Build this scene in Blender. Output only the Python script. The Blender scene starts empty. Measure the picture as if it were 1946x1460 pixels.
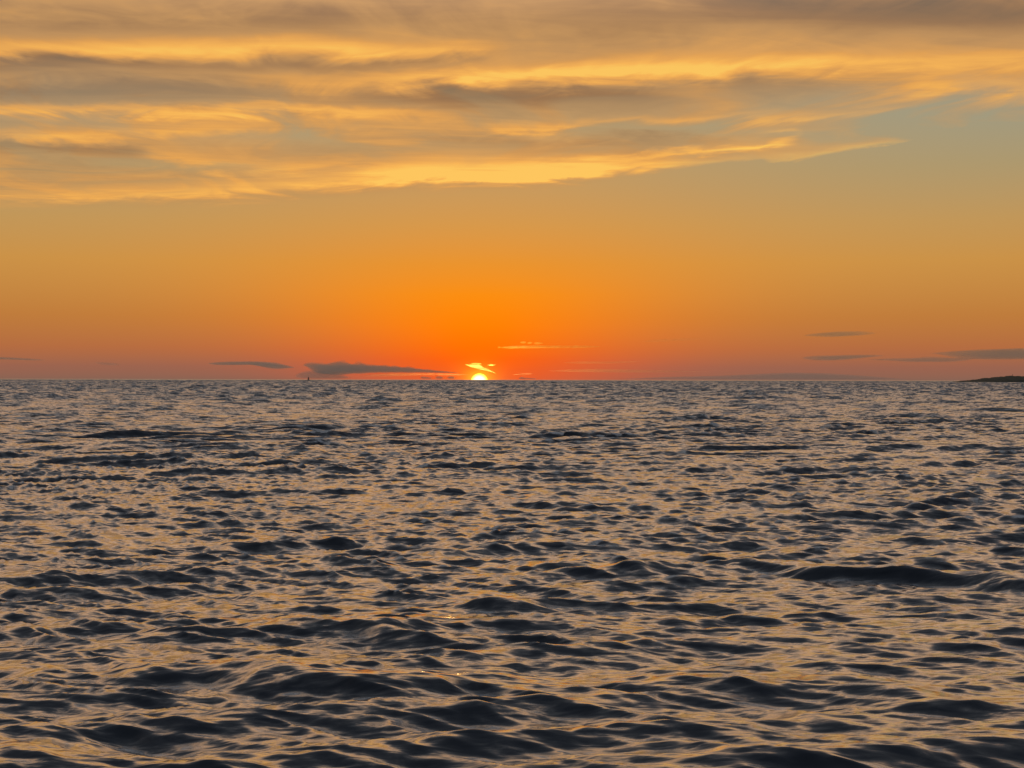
import bpy, bmesh, math, random
import numpy as np

R = math.radians
scene = bpy.context.scene
C = scene.collection

# ------------------------------------------------------------------ camera
CAM_H = 3.0
LENS = 52.0
FPX = 1946 * LENS / 36.0            # focal length in photograph pixels
cam = bpy.data.cameras.new('camera')
cam.lens = LENS
cam.sensor_width = 36.0
cam.clip_start = 0.1
cam.clip_end = 300000
cam_ob = bpy.data.objects.new('camera', cam)
cam_ob.location = (0, 0, CAM_H)
cam_ob.rotation_euler = (R(90 - 0.163), R(-0.11), 0)
C.objects.link(cam_ob)
scene.camera = cam_ob

scene.view_settings.view_transform = 'Standard'
scene.view_settings.look = 'None'
scene.view_settings.exposure = 0.0
scene.view_settings.gamma = 1.0
scene.cycles.max_bounces = 6
scene.cycles.glossy_bounces = 3
scene.cycles.transparent_max_bounces = 24
scene.cycles.volume_bounces = 0
scene.cycles.sample_clamp_indirect = 4.0


def azel(x, y):
    """photograph pixel -> azimuth, elevation in degrees (horizon at y = 722)"""
    az = math.atan((x - 973) / FPX)
    el = math.atan((722 - y) / FPX * math.cos(az))
    return math.degrees(az), math.degrees(el)


SUN_AZ, _ = azel(911, 722)
SUN_LAMP_EL = 0.12


def lin(c):
    out = []
    for v in c:
        v = v / 255.0
        out.append(v / 12.92 if v <= 0.04045 else ((v + 0.055) / 1.055) ** 2.4)
    return tuple(out) + (1.0,)


# ------------------------------------------------------------------ sun lamp
sun = bpy.data.lights.new('sun_light', 'SUN')
sun.energy = 0.03
sun.angle = R(0.5)
sun.color = (1.0, 0.58, 0.20)
sun_ob = bpy.data.objects.new('sun_light', sun)
sun_ob.rotation_euler = (R(90 - SUN_LAMP_EL), 0, R(180 - SUN_AZ))
C.objects.link(sun_ob)

# ------------------------------------------------------------------ world sky
world = bpy.data.worlds.new('World')
scene.world = world
world.use_nodes = True
WT = world.node_tree
for n in list(WT.nodes):
    WT.nodes.remove(n)


class G:
    """small arithmetic on shader sockets"""
    tree = None

    def __init__(s, sock):
        s.s = sock

    @staticmethod
    def put(inp, v):
        if isinstance(v, G):
            G.tree.links.new(v.s, inp)
        else:
            inp.default_value = v

    @staticmethod
    def m(op, *a, clamp=False):
        n = G.tree.nodes.new('ShaderNodeMath')
        n.operation = op
        n.use_clamp = clamp
        for i, v in enumerate(a):
            G.put(n.inputs[i], v)
        return G(n.outputs[0])

    def __add__(s, o): return G.m('ADD', s, o)
    __radd__ = __add__
    def __sub__(s, o): return G.m('SUBTRACT', s, o)
    def __rsub__(s, o): return G.m('SUBTRACT', o, s)
    def __mul__(s, o): return G.m('MULTIPLY', s, o)
    __rmul__ = __mul__
    def __truediv__(s, o): return G.m('DIVIDE', s, o)
    def __pow__(s, o): return G.m('POWER', s, o)
    def clamp(s): return G.m('ADD', s, 0.0, clamp=True)


def smooth(v, a, b, lo=0.0, hi=1.0):
    n = G.tree.nodes.new('ShaderNodeMapRange')
    n.interpolation_type = 'SMOOTHSTEP'
    G.put(n.inputs['Value'], v)
    for k, x in (('From Min', a), ('From Max', b), ('To Min', lo), ('To Max', hi)):
        G.put(n.inputs[k], x)
    return G(n.outputs[0])


def gexp(v):
    return G.m('EXPONENT', v)


def fcurve(v, x0, x1, y0, y1, pts):
    """piecewise smooth curve through pts (world units) of v"""
    n = G.tree.nodes.new('ShaderNodeFloatCurve')
    cu = n.mapping.curves[0]
    n.mapping.extend = 'HORIZONTAL'
    pts = sorted(pts)
    P = [((x - x0) / (x1 - x0), (y - y0) / (y1 - y0)) for x, y in pts]
    P = [(min(max(a, 0), 1), min(max(b, 0), 1)) for a, b in P]
    while len(cu.points) < len(P):
        cu.points.new(0.5, 0.5)
    for p, q in zip(cu.points, P):
        p.location = q
        p.handle_type = 'AUTO_CLAMPED'
    n.mapping.update()
    G.put(n.inputs['Value'], (v - x0) * (1.0 / (x1 - x0)))
    return G(n.outputs[0]) * (y1 - y0) + y0


def ramp(v, stops, interp='LINEAR'):
    n = G.tree.nodes.new('ShaderNodeValToRGB')
    n.color_ramp.interpolation = interp
    e = n.color_ramp.elements
    while len(e) < len(stops):
        e.new(0.5)
    for k, (p, c) in zip(e, stops):
        k.position = p
        k.color = lin(c)
    G.put(n.inputs[0], v)
    return G(n.outputs[0])


def mixc(f, a, b):
    n = G.tree.nodes.new('ShaderNodeMix')
    n.data_type = 'RGBA'
    G.put(n.inputs[0], f)
    G.put(n.inputs[6], a)
    G.put(n.inputs[7], b)
    return G(n.outputs[2])


def addc(a, b, f=1.0):
    n = G.tree.nodes.new('ShaderNodeMix')
    n.data_type = 'RGBA'
    n.blend_type = 'ADD'
    n.clamp_factor = False
    G.put(n.inputs[0], f)
    G.put(n.inputs[6], a)
    G.put(n.inputs[7], b)
    return G(n.outputs[2])


def vec(x, y, z):
    n = G.tree.nodes.new('ShaderNodeCombineXYZ')
    for i, v in enumerate((x, y, z)):
        G.put(n.inputs[i], v)
    return G(n.outputs[0])


def noise(v, scale, detail=4.0, rough=0.55, dist=0.0, dim='2D', out='Fac'):
    n = G.tree.nodes.new('ShaderNodeTexNoise')
    n.noise_dimensions = dim
    G.put(n.inputs['Vector'], v)
    n.inputs['Scale'].default_value = scale
    n.inputs['Detail'].default_value = detail
    n.inputs['Roughness'].default_value = rough
    n.inputs['Distortion'].default_value = dist
    return G(n.outputs[out])


def build_sky():
    G.tree = WT
    tc = WT.nodes.new('ShaderNodeTexCoord')
    sp = WT.nodes.new('ShaderNodeSeparateXYZ')
    WT.links.new(tc.outputs['Generated'], sp.inputs[0])
    x, y, z = (G(o) for o in sp.outputs)
    deg = 180 / math.pi
    az = G.m('ARCTAN2', x, y) * deg
    el = G.m('ARCSINE', z) * deg
    elp = G.m('MAXIMUM', el, 0.0)
    daz = G.m('ABSOLUTE', az - SUN_AZ)
    t = G.m('SQRT', elp * (1 / 90.0))

    def tr(stops):
        return [(math.sqrt(e / 90.0), c) for e, c in stops]

    toward = ramp(t, tr([(0, (236, 96, 48)), (0.35, (246, 94, 28)), (0.8, (253, 96, 8)), (1.3, (254, 110, 2)),
                         (2.1, (254, 126, 4)), (3.3, (247, 139, 16)), (4.5, (230, 145, 44)), (6, (211, 151, 74)),
                         (7.5, (196, 153, 94)), (10, (176, 155, 114)), (15, (158, 150, 126)), (30, (146, 146, 142)),
                         (60, (124, 134, 150)), (90, (116, 128, 148))]))
    side = ramp(t, tr([(0, (136, 103, 88)), (0.5, (158, 103, 82)), (1.2, (182, 110, 68)), (2.4, (192, 125, 62)),
                       (4.5, (204, 147, 72)), (6, (194, 152, 90)), (8, (173, 154, 112)), (10, (159, 156, 132)),
                       (15, (146, 150, 143)), (30, (134, 140, 144)), (60, (124, 134, 150)), (90, (116, 128, 148))]))
    back = ramp(t, tr([(0, (92, 88, 104)), (5, (112, 98, 110)), (15, (100, 99, 116)), (30, (108, 116, 134)),
                       (90, (116, 128, 148))]))
    sig = 5.4 + elp * 0.85
    w_sun = gexp((daz / sig) ** 2.0 * -1.0)
    sky = mixc(w_sun, side, toward)
    w_back = smooth(daz, 28.0, 130.0)
    sky = mixc(w_back, sky, back)

    # ---- high cloud deck: a plane of streaky cloud above the bay
    zi = G.m('MAXIMUM', z, 0.03)
    qx, qy = x / zi, y / zi
    # streaks run almost across the view
    ca, sa = math.cos(R(7)), math.sin(R(7))
    a = qx * ca + qy * sa
    b = qy * ca - qx * sa
    n_big = noise(vec(a * 0.22 + 3.1, b * 0.75, 0.0), 1.0, 4, 0.55, 0.5)
    n_mid = noise(vec(a * 1.5 + 7.7, b * 1.05, 0.0), 1.0, 5, 0.55, 1.0)
    n_fin = noise(vec(a * 5.5 + 1.3, b * 3.0, 0.0), 1.0, 3, 0.55, 0.8)
    n_str = noise(vec(a * 1.3 + 5.0, b * 3.0, 0.0), 1.0, 4, 0.6, 1.5)
    warp = (n_mid - 0.5) * 0.9 + (n_fin - 0.5) * 0.35
    ev = elp + warp * smooth(elp, 4.0, 10.0)

    U0, U1 = -60.0, 60.0

    def band(pts, amps, up, dn):
        """soft streak: pts photo pixels of its centre line, amps strength along it, up/dn falloff in px"""
        cen = [azel(px, py) for px, py in pts]
        ctr = fcurve(az, U0, U1, 0.0, 20.0, cen)
        am = fcurve(az, U0, U1, 0.0, 1.0, [(azel(px, 400)[0], v) for px, v in amps])
        d = ev - ctr
        up_, dn_ = up / 49.06, dn / 49.06
        side_ = G.m('GREATER_THAN', d, 0.0)
        w = side_ * (up_ - dn_) + dn_
        return gexp((d / w) ** 2.0 * -1.0) * am

    bright = None
    for args in (
        ([(0, 98), (300, 92), (600, 93), (800, 100), (950, 96)], [(-900, .2), (0, .62), (500, .66), (800, .5), (980, 0)], 17, 17),
        ([(400, 152), (700, 153), (973, 144), (1200, 130), (1400, 121), (1600, 118), (1946, 112), (2600, 95)],
         [(400, 0), (620, .35), (850, .8), (1000, 1), (1400, .9), (1700, .6), (1946, .5), (2900, .1)], 17, 20),
        ([(0, 212), (300, 212), (600, 208), (780, 212), (850, 214)], [(-900, .2), (0, .5), (600, .55), (780, .3), (880, 0)], 9, 11),
        ([(0, 262), (200, 255), (400, 244), (500, 238)], [(-600, .1), (0, .4), (300, .35), (520, 0)], 9, 11),
        ([(0, 378), (250, 374), (450, 364), (600, 352), (800, 340), (973, 338), (1150, 326), (1300, 312)],
         [(-900, .2), (0, .45), (450, .5), (650, .7), (800, 1), (1030, 1), (1150, .6), (1320, 0)], 18, 10),
        ([(300, 300), (500, 325), (700, 322), (900, 312), (1000, 316), (1150, 312)], [(250, 0), (460, .4), (650, .3), (830, .55), (1000, .5), (1200, 0)], 22, 18),
        ([(950, 242), (1150, 236), (1350, 225), (1600, 212), (1750, 200)], [(900, 0), (1000, .35), (1300, .35), (1600, .3), (1800, 0)], 7, 8),
        ([(900, 314), (1200, 297), (1350, 284), (1450, 270), (1505, 258), (1524, 246)], [(900, 0), (1100, .3), (1300, .6), (1420, .7), (1480, .6), (1512, .35), (1530, 0)], 6, 8),
        ([(1420, 252), (1460, 244), (1500, 242), (1525, 247)], [(1410, 0), (1460, .25), (1500, .4), (1526, 0)], 4, 5),
        ([(1000, 332), (1300, 312), (1500, 296), (1650, 272), (1800, 262), (1900, 255)], [(1000, 0), (1200, .5), (1500, .65), (1640, .65), (1760, .45), (1950, 0)], 9, 9),
        ([(1500, 310), (1700, 296), (1946, 284)], [(1480, 0), (1650, .15), (1946, .18), (2300, 0)], 10, 6),
        ([(1600, 150), (1750, 160), (1900, 165), (2100, 170)], [(1520, 0), (1700, .35), (1900, .5), (2300, 0)], 22, 26),
    ):
        bnd = band(*args)
        bright = bnd if bright is None else bright + bnd
    dark = None
    for args in (
        ([(0, 45), (300, 42), (700, 30)], [(-1200, .1), (0, .5), (350, .5), (720, .3), (900, 0)], 34, 24),
        ([(0, 128), (300, 122), (600, 126), (900, 122)], [(-900, .1), (0, .6), (500, .55), (820, .4), (960, 0)], 12, 12),
        ([(0, 182), (250, 180), (500, 176)], [(-900, .1), (0, .5), (300, .45), (560, 0)], 26, 18),
        ([(450, 176), (700, 178), (900, 182), (1100, 180), (1300, 188)], [(430, 0), (640, .4), (800, .75), (1000, .95), (1120, .8), (1330, 0)], 20, 20),
        ([(1000, 12), (1300, 8), (1600, 14), (1946, 24), (2400, 30)], [(900, 0), (1250, .6), (1600, .9), (1946, 1), (2900, .2)], 40, 36),
        ([(-200, 270), (0, 278), (150, 284), (270, 291)], [(-900, 0), (0, .5), (200, .6), (290, 0)], 11, 12),
        ([(850, 268), (1000, 275), (1200, 275), (1350, 262)], [(800, 0), (950, .3), (1200, .35), (1400, 0)], 18, 16),
        ([(1300, 160), (1550, 160), (1700, 150)], [(1250, 0), (1450, .3), (1550, .35), (1750, 0)], 14, 14),
    ):
        bnd = band(*args)
        dark = bnd if dark is None else dark + bnd
    hole = None
    for args in (
        ([(350, 262), (480, 254), (560, 258), (680, 278)], [(280, 0), (430, .55), (560, .75), (650, .4), (740, 0)], 10, 16),
        ([(250, 318), (430, 320), (520, 315)], [(150, 0), (320, .5), (430, .5), (560, 0)], 14, 12),
        ([(1000, 256), (1200, 250), (1450, 246), (1560, 255)], [(960, 0), (1080, .5), (1400, .55), (1600, .3), (1700, 0)], 9, 9),
        ([(1350, 245), (1600, 232), (1800, 222), (2000, 235), (2400, 250)], [(1250, 0), (1520, .6), (1750, 1), (1946, 1), (3000, .6)], 50, 90),
    ):
        bnd = band(*args)
        hole = bnd if hole is None else hole + bnd

    edge = fcurve(az, U0, U1, 0.0, 20.0, [(-50, 6.0), (-19, 6.3), (-10, 6.65), (-4, 7.15), (0, 7.3), (4, 7.7), (7, 8.2),
                                          (10.5, 8.4), (15, 8.8), (19, 9.2), (35, 9.8), (55, 10.5)])
    cover = smooth(ev - edge, -0.15, 0.45)
    cover = cover * (0.97 - smooth(n_big, 0.50, 0.72) * 0.30 * smooth(elp, 14.0, 18.0))
    cover = cover * (1.0 - smooth(elp, 22.0, 75.0) * 0.45)
    low = 1.0 - smooth(elp, 9.5, 12.5)
    cover = cover * (1.0 - low * smooth(n_mid, 0.62, 0.38) * 0.42)
    cover = (cover * 0.92 - hole * 0.66 + bright * 0.55 * smooth(ev - edge, -0.9, 0.1)).clamp()
    tex = (n_mid - 0.5) * 0.5 + (n_fin - 0.5) * 0.16
    infr = smooth(elp, 14.5, 19.0)
    light = 0.47 + tex + bright * 0.56 * (0.6 + n_str * 0.8) - dark * 0.36 + (n_str - 0.5) * 0.18 + (n_big - 0.5) * (0.35 + infr * 0.7) - infr * 0.04
    glow = ramp(light.clamp(), [(0, (120, 94, 72)), (0.22, (154, 112, 74)), (0.45, (196, 144, 86)), (0.66, (230, 164, 84)),
                                (0.85, (250, 182, 86)), (1.0, (255, 200, 94))])
    dull = ramp(light.clamp(), [(0, (84, 88, 96)), (0.5, (124, 124, 128)), (1.0, (172, 165, 160))])
    w_dull = G.m('MAXIMUM', smooth(daz, 35.0, 125.0), smooth(elp, 15.0, 39.0))
    peach = ramp(light.clamp(), [(0, (158, 126, 108)), (0.45, (222, 172, 130)), (1.0, (255, 210, 160))])
    peach = addc(peach, peach, 0.2)                      # extra brightness added to the unseen deck above view, lifting the water's highlights
    glow = mixc(smooth(elp, 13.0, 17.5), glow, peach)
    cloud = mixc(w_dull, glow, dull)
    sky = mixc(cover, sky, cloud)

    # aureole of the low sun
    ang = G.m('SQRT', (az - SUN_AZ) ** 2.0 + (el * 1.25) ** 2.0)
    sky = addc(sky, lin((255, 190, 20)), gexp(ang * -3.4) * 2.0)
    sky = addc(sky, lin((255, 96, 10)), gexp(ang * -0.75) * 0.18)

    bg = WT.nodes.new('ShaderNodeBackground')
    G.put(bg.inputs['Color'], sky)
    bg.inputs['Strength'].default_value = 0.93
    nis = WT.nodes.new('ShaderNodeTexSky')
    nis.sky_type = 'NISHITA'
    nis.sun_disc = False
    nis.sun_elevation = R(SUN_LAMP_EL)
    nis.sun_rotation = R(SUN_AZ)
    nis.dust_density = 2.0
    bg2 = WT.nodes.new('ShaderNodeBackground')
    WT.links.new(nis.outputs[0], bg2.inputs['Color'])
    bg2.inputs['Strength'].default_value = 0.012
    add = WT.nodes.new('ShaderNodeAddShader')
    WT.links.new(bg.outputs[0], add.inputs[0])
    WT.links.new(bg2.outputs[0], add.inputs[1])
    out = WT.nodes.new('ShaderNodeOutputWorld')
    WT.links.new(add.outputs[0], out.inputs['Surface'])


build_sky()
world.cycles.sampling_method = 'MANUAL'
world.cycles.sample_map_resolution = 1024


# ------------------------------------------------------------------ helpers
def tag(o, label=None, cat=None, group=None, kind=None):
    for k, v in (('label', label), ('category', cat), ('group', group), ('kind', kind)):
        if v:
            o[k] = v
    return o


def obj(name, me, mat, parent=None):
    o = bpy.data.objects.new(name, me)
    if mat:
        me.materials.append(mat)
    C.objects.link(o)
    o.parent = parent
    return o


def mesh_from(name, verts, faces, smooth_=True):
    me = bpy.data.meshes.new(name)
    me.from_pydata([tuple(v) for v in verts], [], faces)
    me.update()
    if smooth_:
        me.polygons.foreach_set('use_smooth', [True] * len(me.polygons))
    return me


def new_mat(name):
    m = bpy.data.materials.new(name)
    m.use_nodes = True
    m.node_tree.nodes.clear()
    return m, m.node_tree


def simple_mat(name, col, rough=0.7, vary=0.25, scale=1.0):
    m, T = new_mat(name)
    G.tree = T
    p = T.nodes.new('ShaderNodeBsdfPrincipled')
    o = T.nodes.new('ShaderNodeOutputMaterial')
    tc = T.nodes.new('ShaderNodeTexCoord')
    n = noise(G(tc.outputs['Object']), scale, 5, 0.6, 0.0, '3D')
    c = mixc(n, tuple(v * (1 - vary) for v in col) + (1,), tuple(min(1, v * (1 + vary)) for v in col) + (1,))
    G.put(p.inputs['Base Color'], c)
    p.inputs['Roughness'].default_value = rough
    T.links.new(p.outputs[0], o.inputs['Surface'])
    return m


# ------------------------------------------------------------------ sea
def fft_tile(L, N, kmin, kmax, kp, std, wind_deg, spread, seed, chop, slope=4.0):
    rng = np.random.default_rng(seed)
    f = np.fft.fftfreq(N, d=L / N) * 2 * np.pi
    kx, ky = np.meshgrid(f, f, indexing='ij')
    k = np.hypot(kx, ky)
    k[0, 0] = 1e-6
    th = np.arctan2(ky, kx) - R(wind_deg)
    S = k ** -slope * np.exp(-1.25 * (kp / k) ** 2) * (0.03 + np.abs(np.cos(th)) ** spread)
    S *= 1 / (1 + (kmin / k) ** 12) * np.exp(-(k / kmax) ** 4)
    S[0, 0] = 0
    A = np.sqrt(S) * (rng.normal(size=(N, N)) + 1j * rng.normal(size=(N, N)))
    z = np.fft.ifft2(A)
    s = np.real(z).std()
    A *= std / s
    z = np.real(np.fft.ifft2(A))
    dx = np.real(np.fft.ifft2(-1j * kx / k * A)) * -chop
    dy = np.real(np.fft.ifft2(-1j * ky / k * A)) * -chop
    return np.stack([dx, dy, z], -1).astype(np.float32)


def sample(tile, L, x, y, rot):
    N = tile.shape[0]
    c, s = math.cos(rot), math.sin(rot)
    u = ((x * c + y * s) / L * N)
    v = ((-x * s + y * c) / L * N)
    iu = np.floor(u).astype(np.int64)
    iv = np.floor(v).astype(np.int64)
    fu = (u - iu).astype(np.float32)
    fv = (v - iv).astype(np.float32)

    def wts(t):
        return (-0.5 * t ** 3 + t ** 2 - 0.5 * t, 1.5 * t ** 3 - 2.5 * t ** 2 + 1,
                -1.5 * t ** 3 + 2 * t ** 2 + 0.5 * t, 0.5 * t ** 3 - 0.5 * t ** 2)
    wu, wv = wts(fu), wts(fv)
    out = np.zeros((len(x), 3), np.float32)
    flat = tile.reshape(-1, 3)
    for i in range(4):
        ii = ((iu + i - 1) % N) * N
        for j in range(4):
            out += flat[ii + (iv + j - 1) % N] * (wu[i] * wv[j])[:, None]
    hx = out[:, 0] * c - out[:, 1] * s
    hy = out[:, 0] * s + out[:, 1] * c
    return hx, hy, out[:, 2]


def ground(px, py):
    """photograph pixel -> point of the calm sea level"""
    d = CAM_H * FPX / (py - 722)
    return (px - 973) / FPX * d, d


# single steeper crests among the chop: pixel of each end of the crest, height, front width, back width
CRESTS = [
    ((200, 1285), (720, 1312), 0.33, 0.42, 0.9),
    ((640, 1328), (1010, 1312), 0.31, 0.38, 0.9),
    ((1430, 1082), (2080, 1128), 0.30, 0.34, 1.0),
    ((520, 1195), (860, 1226), 0.22, 0.38, 0.9),
    ((1230, 1300), (1780, 1325), 0.19, 0.42, 1.0),
    ((1560, 1335), (1860, 1350), 0.10, 0.28, 0.7),
    ((1040, 1080), (1240, 1092), 0.20, 0.30, 0.7),
    ((-150, 1438), (170, 1446), 0.17, 0.26, 0.8),
    ((-100, 1120), (340, 1130), 0.17, 0.36, 0.9),
    ((1250, 1425), (1580, 1432), 0.05, 0.26, 0.7),
    ((0, 945), (420, 950), 0.20, 0.5, 1.4),
    ((960, 955), (1160, 962), 0.19, 0.45, 1.2),
    ((1340, 938), (1480, 940), 0.20, 0.45, 1.1),
    ((560, 1080), (720, 1088), 0.14, 0.30, 0.8),
    ((1060, 905), (1200, 905), 0.19, 0.5, 1.2),
    ((840, 1150), (1040, 1160), 0.12, 0.26, 0.7),
    ((-60, 1275), (130, 1290), 0.12, 0.28, 0.8),
]


def build_sea():
    # rows (distance) and columns (bearing); fine where the view looks, all the way round at low detail
    r = [0.0, 0.8, 1.6, 2.4, 3.2, 4.0, 4.6, 5.2, 5.7, 6.2, 6.6, 7.0]
    while r[-1] < 120:
        r.append(r[-1] + min(0.50, max(0.028, 0.0038 * r[-1])))
    n_near = len(r) - 1
    # beyond, only the fronts of the waves show: a row in each trough and one on the crest behind it
    step = 1.0
    while r[-1] < 9000:
        r.append(r[-1] + step)
        r.append(r[-1] + min(0.95, 0.45 + step * 0.1))
        step *= 1.016
    n_far = len(r) - 1
    while r[-1] < 90000:
        r.append(r[-1] * 1.12)
    r = np.array(r[1:])
    half = 22.5
    fine = np.linspace(-half, half, 900)
    g = [half]
    while g[-1] < 180:
        g.append(g[-1] + 0.1 * 1.12 ** min(len(g), 38))
    g = np.array([v for v in g if v < 178])[1:]
    az = np.radians(np.concatenate([-g[::-1], fine, g]))
    nr, nc = len(r), len(az)
    rr, aa = np.meshgrid(r, az, indexing='ij')
    X = (rr * np.sin(aa)).ravel()
    Y = (rr * np.cos(aa)).ravel()
    D = rr.ravel()
    # damp waves the grid cannot carry
    dstep = np.gradient(r)
    astep = np.gradient(az)
    sp = np.maximum(dstep[:, None], rr * astep[None, :]).ravel()

    def keep(wl):
        return np.clip((wl * 0.5 - sp) / (wl * 0.2), 0, 1)

    swell = fft_tile(113.0, 512, 0.45, 1.9, 0.9, 0.026, 86, 30, 11, 1.0)
    chop = fft_tile(47.3, 1024, 1.6, 11.0, 2.5, 0.030, 93, 24, 5, 1.0, 3.3)
    fine_t = fft_tile(19.1, 1024, 5.5, 45.0, 7.0, 0.0185, 86, 10.0, 8, 0.75, 3.0)
    dx = np.zeros_like(X)
    dy = np.zeros_like(X)
    dz = np.zeros_like(X)
    gust = sample(swell, 113.0 * 4.3, X + 31, Y * 0.7 + 17, R(40))[2] / 0.026
    for tile, L, rot, wl in ((swell, 113.0, 0.0, 5.0), (chop, 47.3, R(21), 2.0), (fine_t, 19.1, R(-33), 0.62)):
        a, b, c = sample(tile, L, X * (0.62 if wl < 3 else 0.8), Y, rot)   # crests longer than they are deep
        # waves are higher outside the shallows
        w = keep(wl) * (1 + (1.6 if wl > 3 else 1.25 if wl > 1 else 0.3) * np.clip((D - 18) / 60, 0, 1))
        if wl < 3:                                           # gusts: rougher and calmer patches
            w = w * np.clip(1 + 0.13 * gust, 0.78, 1.25)
        dx += a * w
        dy += b * w
        dz += c * w
    rng = np.random.default_rng(3)
    DZ = dz.reshape(nr, nc)
    lat = np.linspace(0, 1, nc)
    for q in range(n_near, n_far):
        w_ = max(3, int(2.6 / (r[q] * R(0.05))))              # a crest is a few metres wide
        g_ = np.arange(0, nc + 2 * w_, w_)
        t_ = (np.arange(nc) + rng.integers(0, w_)) / w_
        i_ = t_.astype(int)
        f_ = t_ - i_
        f_ = f_ * f_ * (3 - 2 * f_)
        v_ = rng.normal(size=len(g_) + 1)
        amp = v_[i_] * (1 - f_) + v_[i_ + 1] * f_
        k = min(1.3, 0.6 + 0.7 * (r[q] - 120) / 300)
        DZ[q] += k * (np.maximum(0.08 + 0.15 * amp, -0.06) if (q - n_near) % 2 else -0.08)
    for (p0, p1, A, fw, bw) in CRESTS:
        A, fw, bw = A * 0.66, fw * 0.75, bw * 0.7
        x0, y0 = ground(*p0)
        x1, y1 = ground(*p1)
        cx, cy = (x0 + x1) / 2, (y0 + y1) / 2
        Lh = math.hypot(x1 - x0, y1 - y0) / 2
        ux, uy = (x1 - x0) / (2 * Lh), (y1 - y0) / (2 * Lh)
        m = (np.abs(X - cx) < Lh * 2 + 3) & (np.abs(Y - cy) < 8 + Lh)
        s = (X[m] - cx) * ux + (Y[m] - cy) * uy
        ph = rng.uniform(0, 6)
        n = -(X[m] - cx) * uy + (Y[m] - cy) * ux + 0.14 * np.sin(s * 1.7 + ph) + 0.06 * np.sin(s * 4.1 + ph * 2)
        env = np.exp(-np.abs(s / (Lh * 1.02)) ** 3) * (0.85 + 0.2 * np.sin(s * 2.3 + ph))
        w = np.where(n < 0, fw, bw)
        dz[m] += A * env * np.exp(-(n / w) ** 2)
        dz[m] -= 0.12 * A * env * np.exp(-((n + fw * 2.1) / (fw * 1.2)) ** 2)
        dy[m] -= 0.3 * A * env * np.exp(-(n / (fw * 1.3)) ** 2)
    co = np.empty((nr * nc + 1, 3), np.float32)
    co[:-1, 0] = X + dx
    co[:-1, 1] = Y + dy
    co[:-1, 2] = dz
    co[-1] = (0, 0, 0)
    i = np.arange(nr - 1)[:, None] * nc
    j = np.arange(nc)[None, :]
    jn = (j + 1) % nc
    quads = np.stack([i + j, i + jn, i + nc + jn, i + nc + j], -1).reshape(-1, 4)
    jt = np.arange(nc)
    tris = np.stack([np.full(nc, nr * nc), (jt + 1) % nc, jt], -1)
    me = bpy.data.meshes.new('sea')
    me.vertices.add(len(co))
    me.vertices.foreach_set('co', co.ravel())
    loops = np.concatenate([quads.ravel(), tris.ravel()]).astype(np.int32)
    me.loops.add(len(loops))
    me.loops.foreach_set('vertex_index', loops)
    nq, nt = len(quads), len(tris)
    start = np.concatenate([np.arange(nq) * 4, nq * 4 + np.arange(nt) * 3]).astype(np.int32)
    me.polygons.add(nq + nt)
    me.polygons.foreach_set('loop_start', start)
    me.update(calc_edges=True)
    me.polygons.foreach_set('use_smooth', np.ones(nq + nt, bool))
    me.validate()

    m, T = new_mat('sea_water')
    G.tree = T
    geo = T.nodes.new('ShaderNodeNewGeometry')
    s = T.nodes.new('ShaderNodeSeparateXYZ')
    T.links.new(geo.outputs['Position'], s.inputs[0])
    px, py, pz = (G(o) for o in s.outputs)
    dist = G.m('SQRT', px * px + py * py)
    # wind ripples too small for the mesh: tilt the normal, more scales where the mesh gets coarser
    nv = T.nodes.new('ShaderNodeVectorMath')
    nv.operation = 'ADD'
    T.links.new(geo.outputs['Normal'], nv.inputs[0])

    def tilt(v, sc, det, amp):
        c = noise(v, sc, det, 0.6, 0.3, '2D', 'Color')
        q = T.nodes.new('ShaderNodeSeparateXYZ')
        T.links.new(c.s, q.inputs[0])
        return (G(q.outputs[0]) - 0.5) * amp, (G(q.outputs[1]) - 0.5) * amp
    # (wave fronts lean towards the shore, -y)
    v = vec(px * 0.26, py * 1.0, 0.0)
    gst = 0.55 + noise(vec(px * 0.5, py * 0.9, 0.0), 0.16, 2, 0.5) * 0.9
    ax, ay = tilt(v, 9.0, 4, gst * 0.95)
    ex, ey = tilt(v, 3.1, 3, gst * 0.6)
    bx_, by_ = tilt(v, 2.3, 3, smooth(dist, 18.0, 90.0) * 0.85)
    cx_, cy_ = tilt(v, 0.5, 3, smooth(dist, 200.0, 600.0) * 0.6)
    T.links.new(vec((ax + bx_ + cx_ + ex) * 0.7, ay + by_ + cy_ + ey - smooth(dist, 20.0, 110.0) * 0.125, 0.0).s, nv.inputs[1])
    nn = T.nodes.new('ShaderNodeVectorMath')
    nn.operation = 'NORMALIZE'
    T.links.new(nv.outputs[0], nn.inputs[0])
    # dark body of the water under a glossy skin that gets stronger towards grazing view
    body = T.nodes.new('ShaderNodeBsdfDiffuse')
    body.inputs['Color'].default_value = (0.008, 0.014, 0.023, 1)
    skin = T.nodes.new('ShaderNodeBsdfGlossy')
    skin.inputs['Color'].default_value = (1, 1, 1, 1)
    G.put(skin.inputs['Roughness'], 0.15 + smooth(dist, 20.0, 600.0) * 0.06)
    fr = T.nodes.new('ShaderNodeFresnel')
    fr.inputs['IOR'].default_value = 1.34
    for n_ in (body, skin, fr):
        T.links.new(nn.outputs[0], n_.inputs['Normal'])
    mx = T.nodes.new('ShaderNodeMixShader')
    G.put(mx.inputs[0], G.m('MINIMUM', G(fr.outputs[0]) ** 1.4 * 5.4, 0.84))
    T.links.new(body.outputs[0], mx.inputs[1])
    T.links.new(skin.outputs[0], mx.inputs[2])
    o = T.nodes.new('ShaderNodeOutputMaterial')
    T.links.new(mx.outputs[0], o.inputs['Surface'])
    tag(obj('sea', me, m), 'choppy dark sea with peach sunset reflections on its waves', 'sea', kind='structure')


build_sea()


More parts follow.
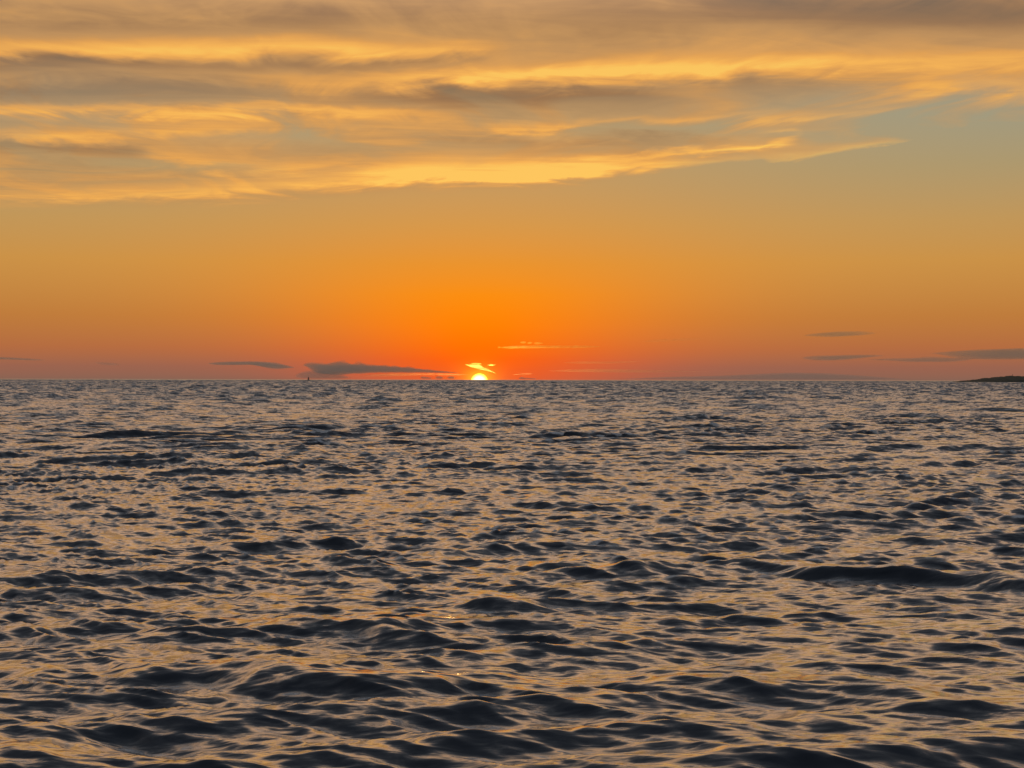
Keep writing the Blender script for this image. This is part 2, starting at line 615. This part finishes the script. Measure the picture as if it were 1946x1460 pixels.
# ------------------------------------------------------------------ headland with beacon
def build_headland():
    D = 3000.0
    rng = random.Random(4)
    # skyline in photograph pixels above the waterline: grows to the right, out of frame
    prof = [(1805, 0.0), (1822, 1.2), (1840, 3.0), (1860, 4.8), (1880, 6.8), (1900, 8.6), (1925, 10.6), (1946, 11.4),
            (2000, 13.5), (2100, 17), (2250, 20), (2500, 25), (2900, 32), (3400, 30), (4000, 36)]

    def height(px):
        for (a, ha), (b, hb) in zip(prof, prof[1:]):
            if a <= px <= b:
                return ha + (hb - ha) * (px - a) / (b - a)
        return 0
    nx, ny = 420, 26
    verts, faces = [], []
    rough_ = [rng.random() for _ in range(nx)]
    for i in range(nx):
        t = i / (nx - 1)
        px = 1805 + (t ** 1.6) * 2100
        H = height(px) / FPX * D * (0.86 + 0.16 * (rough_[i // 9] + rough_[i // 4 + 100]))
        x = (px - 973) / FPX * D
        for j in range(ny):
            v = j / (ny - 1)
            yy = D + (v - 0.25) * (90 + 460 * t)
            prof_v = math.sin(min(1, v / 0.55) * math.pi / 2) ** 0.7 if v < 0.55 else math.cos((v - 0.55) / 0.45 * math.pi / 2)
            z = H * max(0, prof_v)
            z += (rng.random() - 0.4) * min(1.6, 0.16 * H + 0.1) * (0 < v < 1)
            verts.append((x + (rng.random() - .5) * 0.5, yy, z - 0.6))
    for i in range(nx - 1):
        for j in range(ny - 1):
            a = i * ny + j
            faces.append((a, a + ny, a + ny + 1, a + 1))
    m = simple_mat('headland_scrub', (0.045, 0.05, 0.032), 0.95, 0.5, 0.06)
    tag(obj('headland', mesh_from('headland', verts, faces), m),
        'low dark headland running out into the sea at the right edge', 'headland', kind='structure')

    # scrub along the skyline
    bm = bmesh.new()
    for _ in range(320):
        px = 1835 + rng.random() ** 1.3 * 900
        x = (px - 973) / FPX * D
        t = ((px - 1805) / 2100) ** (1 / 1.6)
        v = 0.40 + rng.random() * 0.2
        yy = D + (v - 0.25) * (90 + 460 * t)
        H = height(px) / FPX * D
        sz = 0.5 + rng.random() * min(1.3, 0.1 * H)
        ico = bmesh.ops.create_icosphere(bm, subdivisions=1, radius=sz)
        for vv in ico['verts']:
            k = 0.75 + rng.random() * 0.5
            vv.co.x = vv.co.x * k * 1.5 + x
            vv.co.y = vv.co.y * k * 1.5 + yy
            vv.co.z = vv.co.z * k + H * 0.96 - 0.6
    me = bpy.data.meshes.new('scrub')
    bm.to_mesh(me)
    bm.free()
    tag(obj('scrub', me, simple_mat('scrub_leaf', (0.05, 0.06, 0.03), 0.9, 0.4, 0.3)),
        'dark scrub growing along the ridge of the headland', 'scrub', kind='stuff')

    # beacon mast
    px = 1938
    x = (px - 973) / FPX * D
    t = ((px - 1805) / 2100) ** (1 / 1.6)
    yy = D + 0.25 * (90 + 460 * t)
    z0 = height(px) / FPX * D - 1.4
    root = bpy.data.objects.new('beacon', None)
    root.location = (x, yy, z0)
    C.objects.link(root)
    tag(root, 'tiny dark beacon post standing on the headland ridge', 'beacon')
    mt = simple_mat('beacon_paint', (0.12, 0.11, 0.10), 0.6, 0.2, 2)

    def frustum(name, r0, r1, h0, h1, n=12):
        b = bmesh.new()
        lo = [b.verts.new((r0 * math.cos(2 * math.pi * k / n), r0 * math.sin(2 * math.pi * k / n), h0)) for k in range(n)]
        hi = [b.verts.new((r1 * math.cos(2 * math.pi * k / n), r1 * math.sin(2 * math.pi * k / n), h1)) for k in range(n)]
        for k in range(n):
            b.faces.new((lo[k], lo[(k + 1) % n], hi[(k + 1) % n], hi[k]))
        b.faces.new(lo[::-1])
        b.faces.new(hi)
        mm = bpy.data.meshes.new(name)
        b.to_mesh(mm)
        b.free()
        return obj(name, mm, mt, root)
    frustum('plinth', 1.1, 1.0, 0, 1.2)
    frustum('post', 0.42, 0.30, 1.2, 4.6)
    frustum('gallery', 0.75, 0.75, 4.6, 4.8)
    frustum('lantern', 0.42, 0.42, 4.8, 5.6)
    frustum('cap', 0.6, 0.05, 5.6, 6.2)


build_headland()


# ------------------------------------------------------------------ sailing boats
HULL = simple_mat('boat_hull', (0.06, 0.06, 0.07), 0.45, 0.2, 1.0)
SAIL = simple_mat('sail_cloth', (0.10, 0.09, 0.08), 0.8, 0.15, 1.0)
SPAR = simple_mat('spar_metal', (0.08, 0.08, 0.08), 0.4, 0.1, 1.0)


def sailboat(loc, rz, s, label, jib=True):
    root = bpy.data.objects.new('sailboat', None)
    root.location = loc
    root.rotation_euler = (0, R(4), rz)
    root.scale = (s, s, s)
    C.objects.link(root)
    tag(root, label, 'sailboat', 'boats on the horizon')
    # hull lofted along x (bow at +x)
    st = [(-4.6, 1.1, 0.05), (-3.5, 1.45, -0.25), (-1.5, 1.7, -0.45), (0.5, 1.65, -0.5), (2.5, 1.2, -0.4), (4.0, 0.55, -0.15), (5.0, 0.05, 0.5)]
    verts, faces = [], []
    n = 9
    for x, w, k in st:
        for i in range(n):
            a = math.pi * i / (n - 1)
            top = 1.0 + 0.05 * abs(x)
            verts.append((x, w * math.cos(a), top - (top - k) * math.sin(a) ** 0.7))
    for q in range(len(st) - 1):
        for i in range(n - 1):
            a = q * n + i
            faces.append((a, a + 1, a + n + 1, a + n))
    faces.append(tuple(range(n)))
    for q in range(len(st) - 1):
        faces.append((q * n, (q + 1) * n, (q + 1) * n + n - 1, q * n + n - 1))
    h = obj('hull', mesh_from('hull', verts, faces, False), HULL, root)
    # cabin
    b = bmesh.new()
    bmesh.ops.create_cube(b, size=1)
    for v in b.verts:
        k = 0.8 if v.co.z > 0 else 1
        v.co = (v.co.x * 3.2 * k + 0.6, v.co.y * 1.8 * k, v.co.z * 0.6 + 1.3)
    me = bpy.data.meshes.new('cabin')
    b.to_mesh(me)
    b.free()
    obj('cabin', me, HULL, h)

    def tube(name, p, q, r):
        p, q = np.array(p, float), np.array(q, float)
        d = q - p
        u = np.cross(d, (0, 1, 0.01))
        u /= np.linalg.norm(u)
        w = np.cross(d, u)
        w /= np.linalg.norm(w)
        vs, fs = [], []
        for e in (p, q):
            for k in range(8):
                a = 2 * math.pi * k / 8
                vs.append(e + r * (u * math.cos(a) + w * math.sin(a)))
        for k in range(8):
            fs.append((k, (k + 1) % 8, 8 + (k + 1) % 8, 8 + k))
        fs += [tuple(range(8))[::-1], tuple(range(8, 16))]
        return obj(name, mesh_from(name, vs, fs), SPAR, root)
    tube('mast', (0.8, 0, 1.0), (0.8, 0, 12.6), 0.11)
    tube('boom', (0.8, 0, 2.3), (-3.6, 0.7, 2.3), 0.08)

    def sail(name, a, bq, c, belly):
        vs, fs, top = [], [], []
        a, bq, c = (np.array(v, float) for v in (a, bq, c))
        N = 8
        for side in (0, 0.04):
            for i in range(N + 1):
                for j in range(N + 1):
                    u, v = i / N, j / N
                    p = a * (1 - v) + bq * v
                    p = p * (1 - u) + c * u
                    p = p + np.array((0, belly * math.sin(math.pi * v) * math.sin(math.pi * (1 - u) * 0.9) + side, 0))
                    vs.append(p)
        M = (N + 1) ** 2
        for s_ in (0, 1):
            for i in range(N):
                for j in range(N):
                    q = s_ * M + i * (N + 1) + j
                    fs.append((q, q + 1, q + N + 2, q + N + 1))
        return obj(name, mesh_from(name, vs, fs), SAIL, root)
    sail('mainsail', (0.75, 0, 2.5), (-3.5, 0.7, 2.5), (0.75, 0, 12.2), 0.5)
    if jib:
        sail('jib', (4.8, 0, 1.6), (0.6, 0.6, 2.0), (1.0, 0, 11.0), 0.5)
    return root


def far_point(px, D):
    return ((px - 973) / FPX * D, D)


bx, by = far_point(586, 4000)
sailboat((bx, by, 0), R(60), 0.92, 'small dark sailing boat on the horizon below the cloud bank')
bx, by = far_point(591.5, 5200)
sailboat((bx, by, 0), R(95), 0.62, 'tiniest distant sail just right of the bigger sailing boat', jib=False)


# ------------------------------------------------------------------ the setting sun
def build_sun():
    D = 70000.0
    rad = 16.5 / FPX * D
    bm = bmesh.new()
    bmesh.ops.create_uvsphere(bm, u_segments=48, v_segments=24, radius=rad)
    me = bpy.data.meshes.new('sun')
    bm.to_mesh(me)
    bm.free()
    me.polygons.foreach_set('use_smooth', [True] * len(me.polygons))
    m, T = new_mat('sun_glow')
    e = T.nodes.new('ShaderNodeEmission')
    G.tree = T
    tc = T.nodes.new('ShaderNodeTexCoord')
    sp = T.nodes.new('ShaderNodeSeparateXYZ')
    T.links.new(tc.outputs['Object'], sp.inputs[0])
    ox, oz = G(sp.outputs[0]) * (1 / rad), G(sp.outputs[2]) * (1 / rad)
    limb = G.m('SQRT', ox * ox + oz * oz)                 # limb darkening
    G.put(e.inputs['Color'], mixc(smooth(limb, 0.45, 1.0), (1.0, 0.86, 0.55, 1), (1.0, 0.62, 0.04, 1)))
    e.inputs['Strength'].default_value = 2.2
    o = T.nodes.new('ShaderNodeOutputMaterial')
    T.links.new(e.outputs[0], o.inputs['Surface'])
    s = obj('sun', me, m)
    x, y = far_point(911, D)
    s.location = (x, y, CAM_H - 4.5 / FPX * D)
    tag(s, 'glowing yellow white sun half sunk below the sea horizon', 'sun')


build_sun()


# ------------------------------------------------------------------ low clouds over the horizon
def cloud_mat(name, dens, col, g):
    m, T = new_mat(name)
    v = T.nodes.new('ShaderNodeVolumeScatter')
    v.inputs['Color'].default_value = col + (1,)
    v.inputs['Density'].default_value = dens
    v.inputs['Anisotropy'].default_value = g
    o = T.nodes.new('ShaderNodeOutputMaterial')
    T.links.new(v.outputs[0], o.inputs['Volume'])
    return m


CLOUD_D = 36000.0
MATS = {
    'thick': cloud_mat('cloud_thick', 0.0012, (0.58, 0.37, 0.33), 0.0),
    'thin': cloud_mat('cloud_thin', 0.0006, (0.55, 0.37, 0.33), 0.0),
    'faint': cloud_mat('cloud_faint', 0.0004, (0.50, 0.36, 0.34), 0.0),
    'gold': cloud_mat('cloud_gold', 0.0005, (1.0, 0.8, 0.2), 0.97),
    'rose': cloud_mat('cloud_rose', 0.00014, (1.0, 0.5, 0.35), 0.955),
}


def cloud(rows, mat, label, depth=1400.0, lump=0.25, group='low clouds over the horizon', seed=1, D=CLOUD_D):
    """rows: (px, top_py, bottom_py) outline of the cloud in the photograph, given real size at distance D"""
    rng = np.random.default_rng(seed)
    rows = sorted(rows)
    px = np.array([q[0] for q in rows], float)
    top = np.array([q[1] for q in rows], float)
    bot = np.array([q[2] for q in rows], float)
    N = int(max(24, min(330, (px[-1] - px[0]) / 0.9)))
    M = 20
    xs = np.linspace(px[0], px[-1], N)
    tp = np.interp(xs, px, top)
    bt = np.interp(xs, px, bot)
    k = np.exp(-np.linspace(-2, 2, 7) ** 2)
    k /= k.sum()
    if N > 10:
        tp = np.convolve(np.pad(tp, 3, 'edge'), k, 'valid')
        bt = np.convolve(np.pad(bt, 3, 'edge'), k, 'valid')
    hh0 = (bt - tp) / 2
    s = D / FPX
    cx = (xs - 973) * s
    # value noise rows for lumps
    def vn(n, freq):
        c = rng.normal(size=int(n * freq) + 4)
        t = np.arange(n) * freq
        i = t.astype(int)
        f = t - i
        f = f * f * (3 - 2 * f)
        return c[i] * (1 - f) + c[i + 1] * f
    l1 = vn(N, 0.11)
    l2 = vn(N, 0.3)
    ends = np.sqrt(np.clip(1 - np.abs(np.linspace(-1, 1, N)) ** 6, 0, 1))
    verts = []
    for i in range(N):
        mid = CAM_H + (722 - (tp[i] + bt[i]) / 2) * s
        hh = max(0.15, hh0[i]) * s * max(ends[i], 0.02)
        dd = depth * max(0.06, ends[i]) * (0.55 + 0.45 * min(1, hh0[i] / max(hh0.max(), .01)))
        for j in range(M):
            a = 2 * math.pi * j / M
            up = max(0, math.sin(a))
            q = 1 + lump * (0.6 * l1[i] + 0.5 * l2[i]) * (0.25 + 0.75 * up) * math.exp(-1.5 * math.cos(a) ** 2)
            zz = max(6.0, mid + hh * q * math.sin(a))
            verts.append((cx[i], D + dd * math.cos(a), zz))
    faces = []
    for i in range(N - 1):
        for j in range(M):
            a, b2 = i * M + j, i * M + (j + 1) % M
            faces.append((a, b2, b2 + M, a + M))
    faces.append(tuple(range(M))[::-1])
    faces.append(tuple((N - 1) * M + j for j in range(M)))
    me = mesh_from('cloud', verts, faces)
    bm = bmesh.new()
    bm.from_mesh(me)
    bmesh.ops.recalc_face_normals(bm, faces=bm.faces)
    bm.to_mesh(me)
    bm.free()
    o = obj('cloud', me, MATS[mat])
    tag(o, label, 'cloud', group)
    return o


cloud([(-160, 678, 683), (-60, 679, 684.5), (0, 680.5, 685), (40, 682, 686.5), (78, 685, 687.5)], 'thin',
      'thin dark streak of cloud at the left edge above the horizon', 1500, 0.1, seed=2)
cloud([(191, 690, 691.5), (200, 690, 695), (210, 691, 696.5), (218, 693.5, 695.5)], 'thin',
      'smallest dark oval cloud alone between two longer clouds at left', 900, 0.15, seed=3)
cloud([(400, 690, 695), (412, 690, 695.5), (440, 688.5, 695), (480, 688, 694.5), (505, 689, 699), (520, 690, 702.5), (535, 693, 702),
       (550, 697, 700.5), (560, 699, 700)], 'thick', 'dark tapering cloud with a thick right belly, left of the cloud bank', 1500, 0.12, seed=4)
cloud([(577, 696, 699), (583, 690, 700), (590, 686.5, 702), (597, 687, 706), (603, 691, 710), (612, 692, 713), (640, 690.5, 713),
       (680, 691, 711), (720, 693, 709.5), (760, 697, 709), (800, 701, 709), (840, 705, 709.5), (872, 708, 709.5)], 'thick',
      'largest dark mauve cloud bank with a knobbed left end, beside the sun', 1900, 0.4, seed=5)
cloud([(566, 712, 721), (590, 704, 721), (615, 706, 721), (640, 711, 721), (662, 716, 721)], 'thin',
      'pale grey foot of cloud under the knobbed bank, behind the sailing boats', 1600, 0.1, seed=6)
cloud([(1532, 634, 636.5), (1560, 631.5, 637.5), (1590, 630, 638.5), (1620, 630, 637), (1645, 632, 635.5), (1658, 633, 634.5)], 'thin',
      'dark lens shaped cloud highest of the low clouds at right', 1500, 0.12, seed=7)
cloud([(1530, 676, 679), (1545, 674.5, 683), (1575, 675, 684.5), (1610, 674, 682.5), (1640, 673.5, 679), (1672, 674, 676.5)], 'thin',
      'dark flat cloud below the lens shaped cloud at right', 1600, 0.12, seed=8)
cloud([(1655, 681, 683.5), (1700, 680, 684), (1740, 679, 687), (1770, 677, 686), (1800, 679, 687), (1840, 678, 684)], 'thin',
      'ragged dark cloud strip under the long right hand band', 1300, 0.2, seed=9)
cloud([(1775, 668, 670.5), (1810, 665, 674), (1850, 663, 681), (1900, 661, 682), (1946, 659, 681), (2050, 656, 680), (2200, 655, 674)], 'thin',
      'long dark cloud band leaving the frame above the headland', 2200, 0.12, seed=10)
cloud([(1180, 719.5, 721), (1260, 716, 721), (1360, 714, 721), (1440, 710, 721), (1500, 707, 721), (1560, 708, 721), (1620, 712, 721), (1690, 717, 721), (1720, 719.5, 721)], 'faint',
      'faint mauve mound of far cloud sitting on the horizon left of the headland', 2200, 0.08, seed=11)
cloud([(1220, 647.5, 649), (1250, 645.5, 648.5), (1290, 644, 646.5), (1335, 643, 644.5)], 'rose',
      'thin orange lit streak of cloud right of the golden line', 1500, 0.1, 'sunlit wisps over the horizon', 12)
cloud([(945, 660, 661), (975, 659, 661), (1010, 658.5, 660.5), (1060, 658.3, 660.2), (1100, 658.2, 660), (1142, 658.4, 659.4)], 'gold',
      'long thin golden line of cloud up right of the sun', 1500, 0.7, 'sunlit wisps over the horizon', 13)
cloud([(988, 650, 651.5), (994, 649.5, 652), (1000, 650, 651.5)], 'gold', 'leftmost golden dash of cloud above the golden line', 800, 0.1,
      'sunlit wisps over the horizon', 14)
cloud([(1002, 651, 652.5), (1006, 650.5, 653), (1011, 651, 652.5)], 'gold', 'middle golden dash of cloud above the golden line', 800, 0.1,
      'sunlit wisps over the horizon', 15)
cloud([(1014, 652, 653.2), (1022, 651, 654), (1033, 652, 653)], 'gold', 'rightmost golden dash of cloud above the golden line', 800, 0.1,
      'sunlit wisps over the horizon', 16)
cloud([(1070, 688, 690), (1110, 687, 691), (1160, 687.5, 690.5), (1215, 686, 688)], 'rose',
      'upper rosy streak of cloud right of the sun', 1800, 0.1, 'sunlit wisps over the horizon', 17)
cloud([(1040, 704, 706), (1080, 702, 707), (1130, 701, 707.5), (1200, 702, 708), (1280, 704, 707), (1345, 705, 706)], 'rose',
      'lower rosy streak of cloud right of the sun', 2000, 0.15, 'sunlit wisps over the horizon', 18)
cloud([(975, 711, 713), (1000, 709, 712.5), (1015, 709.5, 711)], 'rose', 'short red streak close to the right of the sun', 1500, 0.1,
      'sunlit wisps over the horizon', 19)
cloud([(690, 714, 717), (740, 710, 716), (800, 709.5, 714), (850, 710, 714), (892, 711.5, 713.5)], 'rose',
      'red lit cloud streak under the dark bank running to the sun', 1800, 0.12, 'sunlit wisps over the horizon', 20)
cloud([(884, 691.5, 693), (892, 693, 697), (902, 692.5, 700), (912, 693.5, 703), (918, 698, 704), (928, 702, 706), (938, 707, 709), (943, 709.5, 710.5)], 'gold',
      'bright yellow slanting wisp of cloud just above the sun', 1500, 0.15, 'sunlit wisps over the horizon', 21)
cloud([(926, 693.5, 695), (933, 692, 696), (942, 692.8, 694.5)], 'gold', 'small yellow dash of cloud up right of the sun', 900, 0.1,
      'sunlit wisps over the horizon', 22)
cloud([(895, 690.5, 691.7), (905, 690.8, 692), (916, 691, 692)], 'gold', 'thinnest yellow thread of cloud above the slanting wisp', 900, 0.1,
      'sunlit wisps over the horizon', 23)
cloud([(800, 717, 720.5), (804, 715.5, 720.5), (810, 717, 720.5), (820, 717.5, 720.5)], 'thick', 'leftmost tiny dark puff on the horizon left of the sun', 900, 0.2, seed=24)
cloud([(828, 717.5, 720.5), (834, 715, 720.5), (842, 717, 720.5)], 'thick', 'middle tiny dark puff on the horizon left of the sun', 900, 0.2, seed=25)
cloud([(850, 717.5, 720.5), (856, 714.5, 720.5), (864, 717.5, 720.5)], 'thick', 'tiny dark puff on the horizon nearest the sun', 900, 0.2, seed=26)
cloud([(985, 718.5, 720.8), (992, 716, 720.8), (996, 718, 720.8), (1020, 719, 720.8)], 'thick', 'tiny dark puff on the horizon right of the sun', 900, 0.2, seed=27)
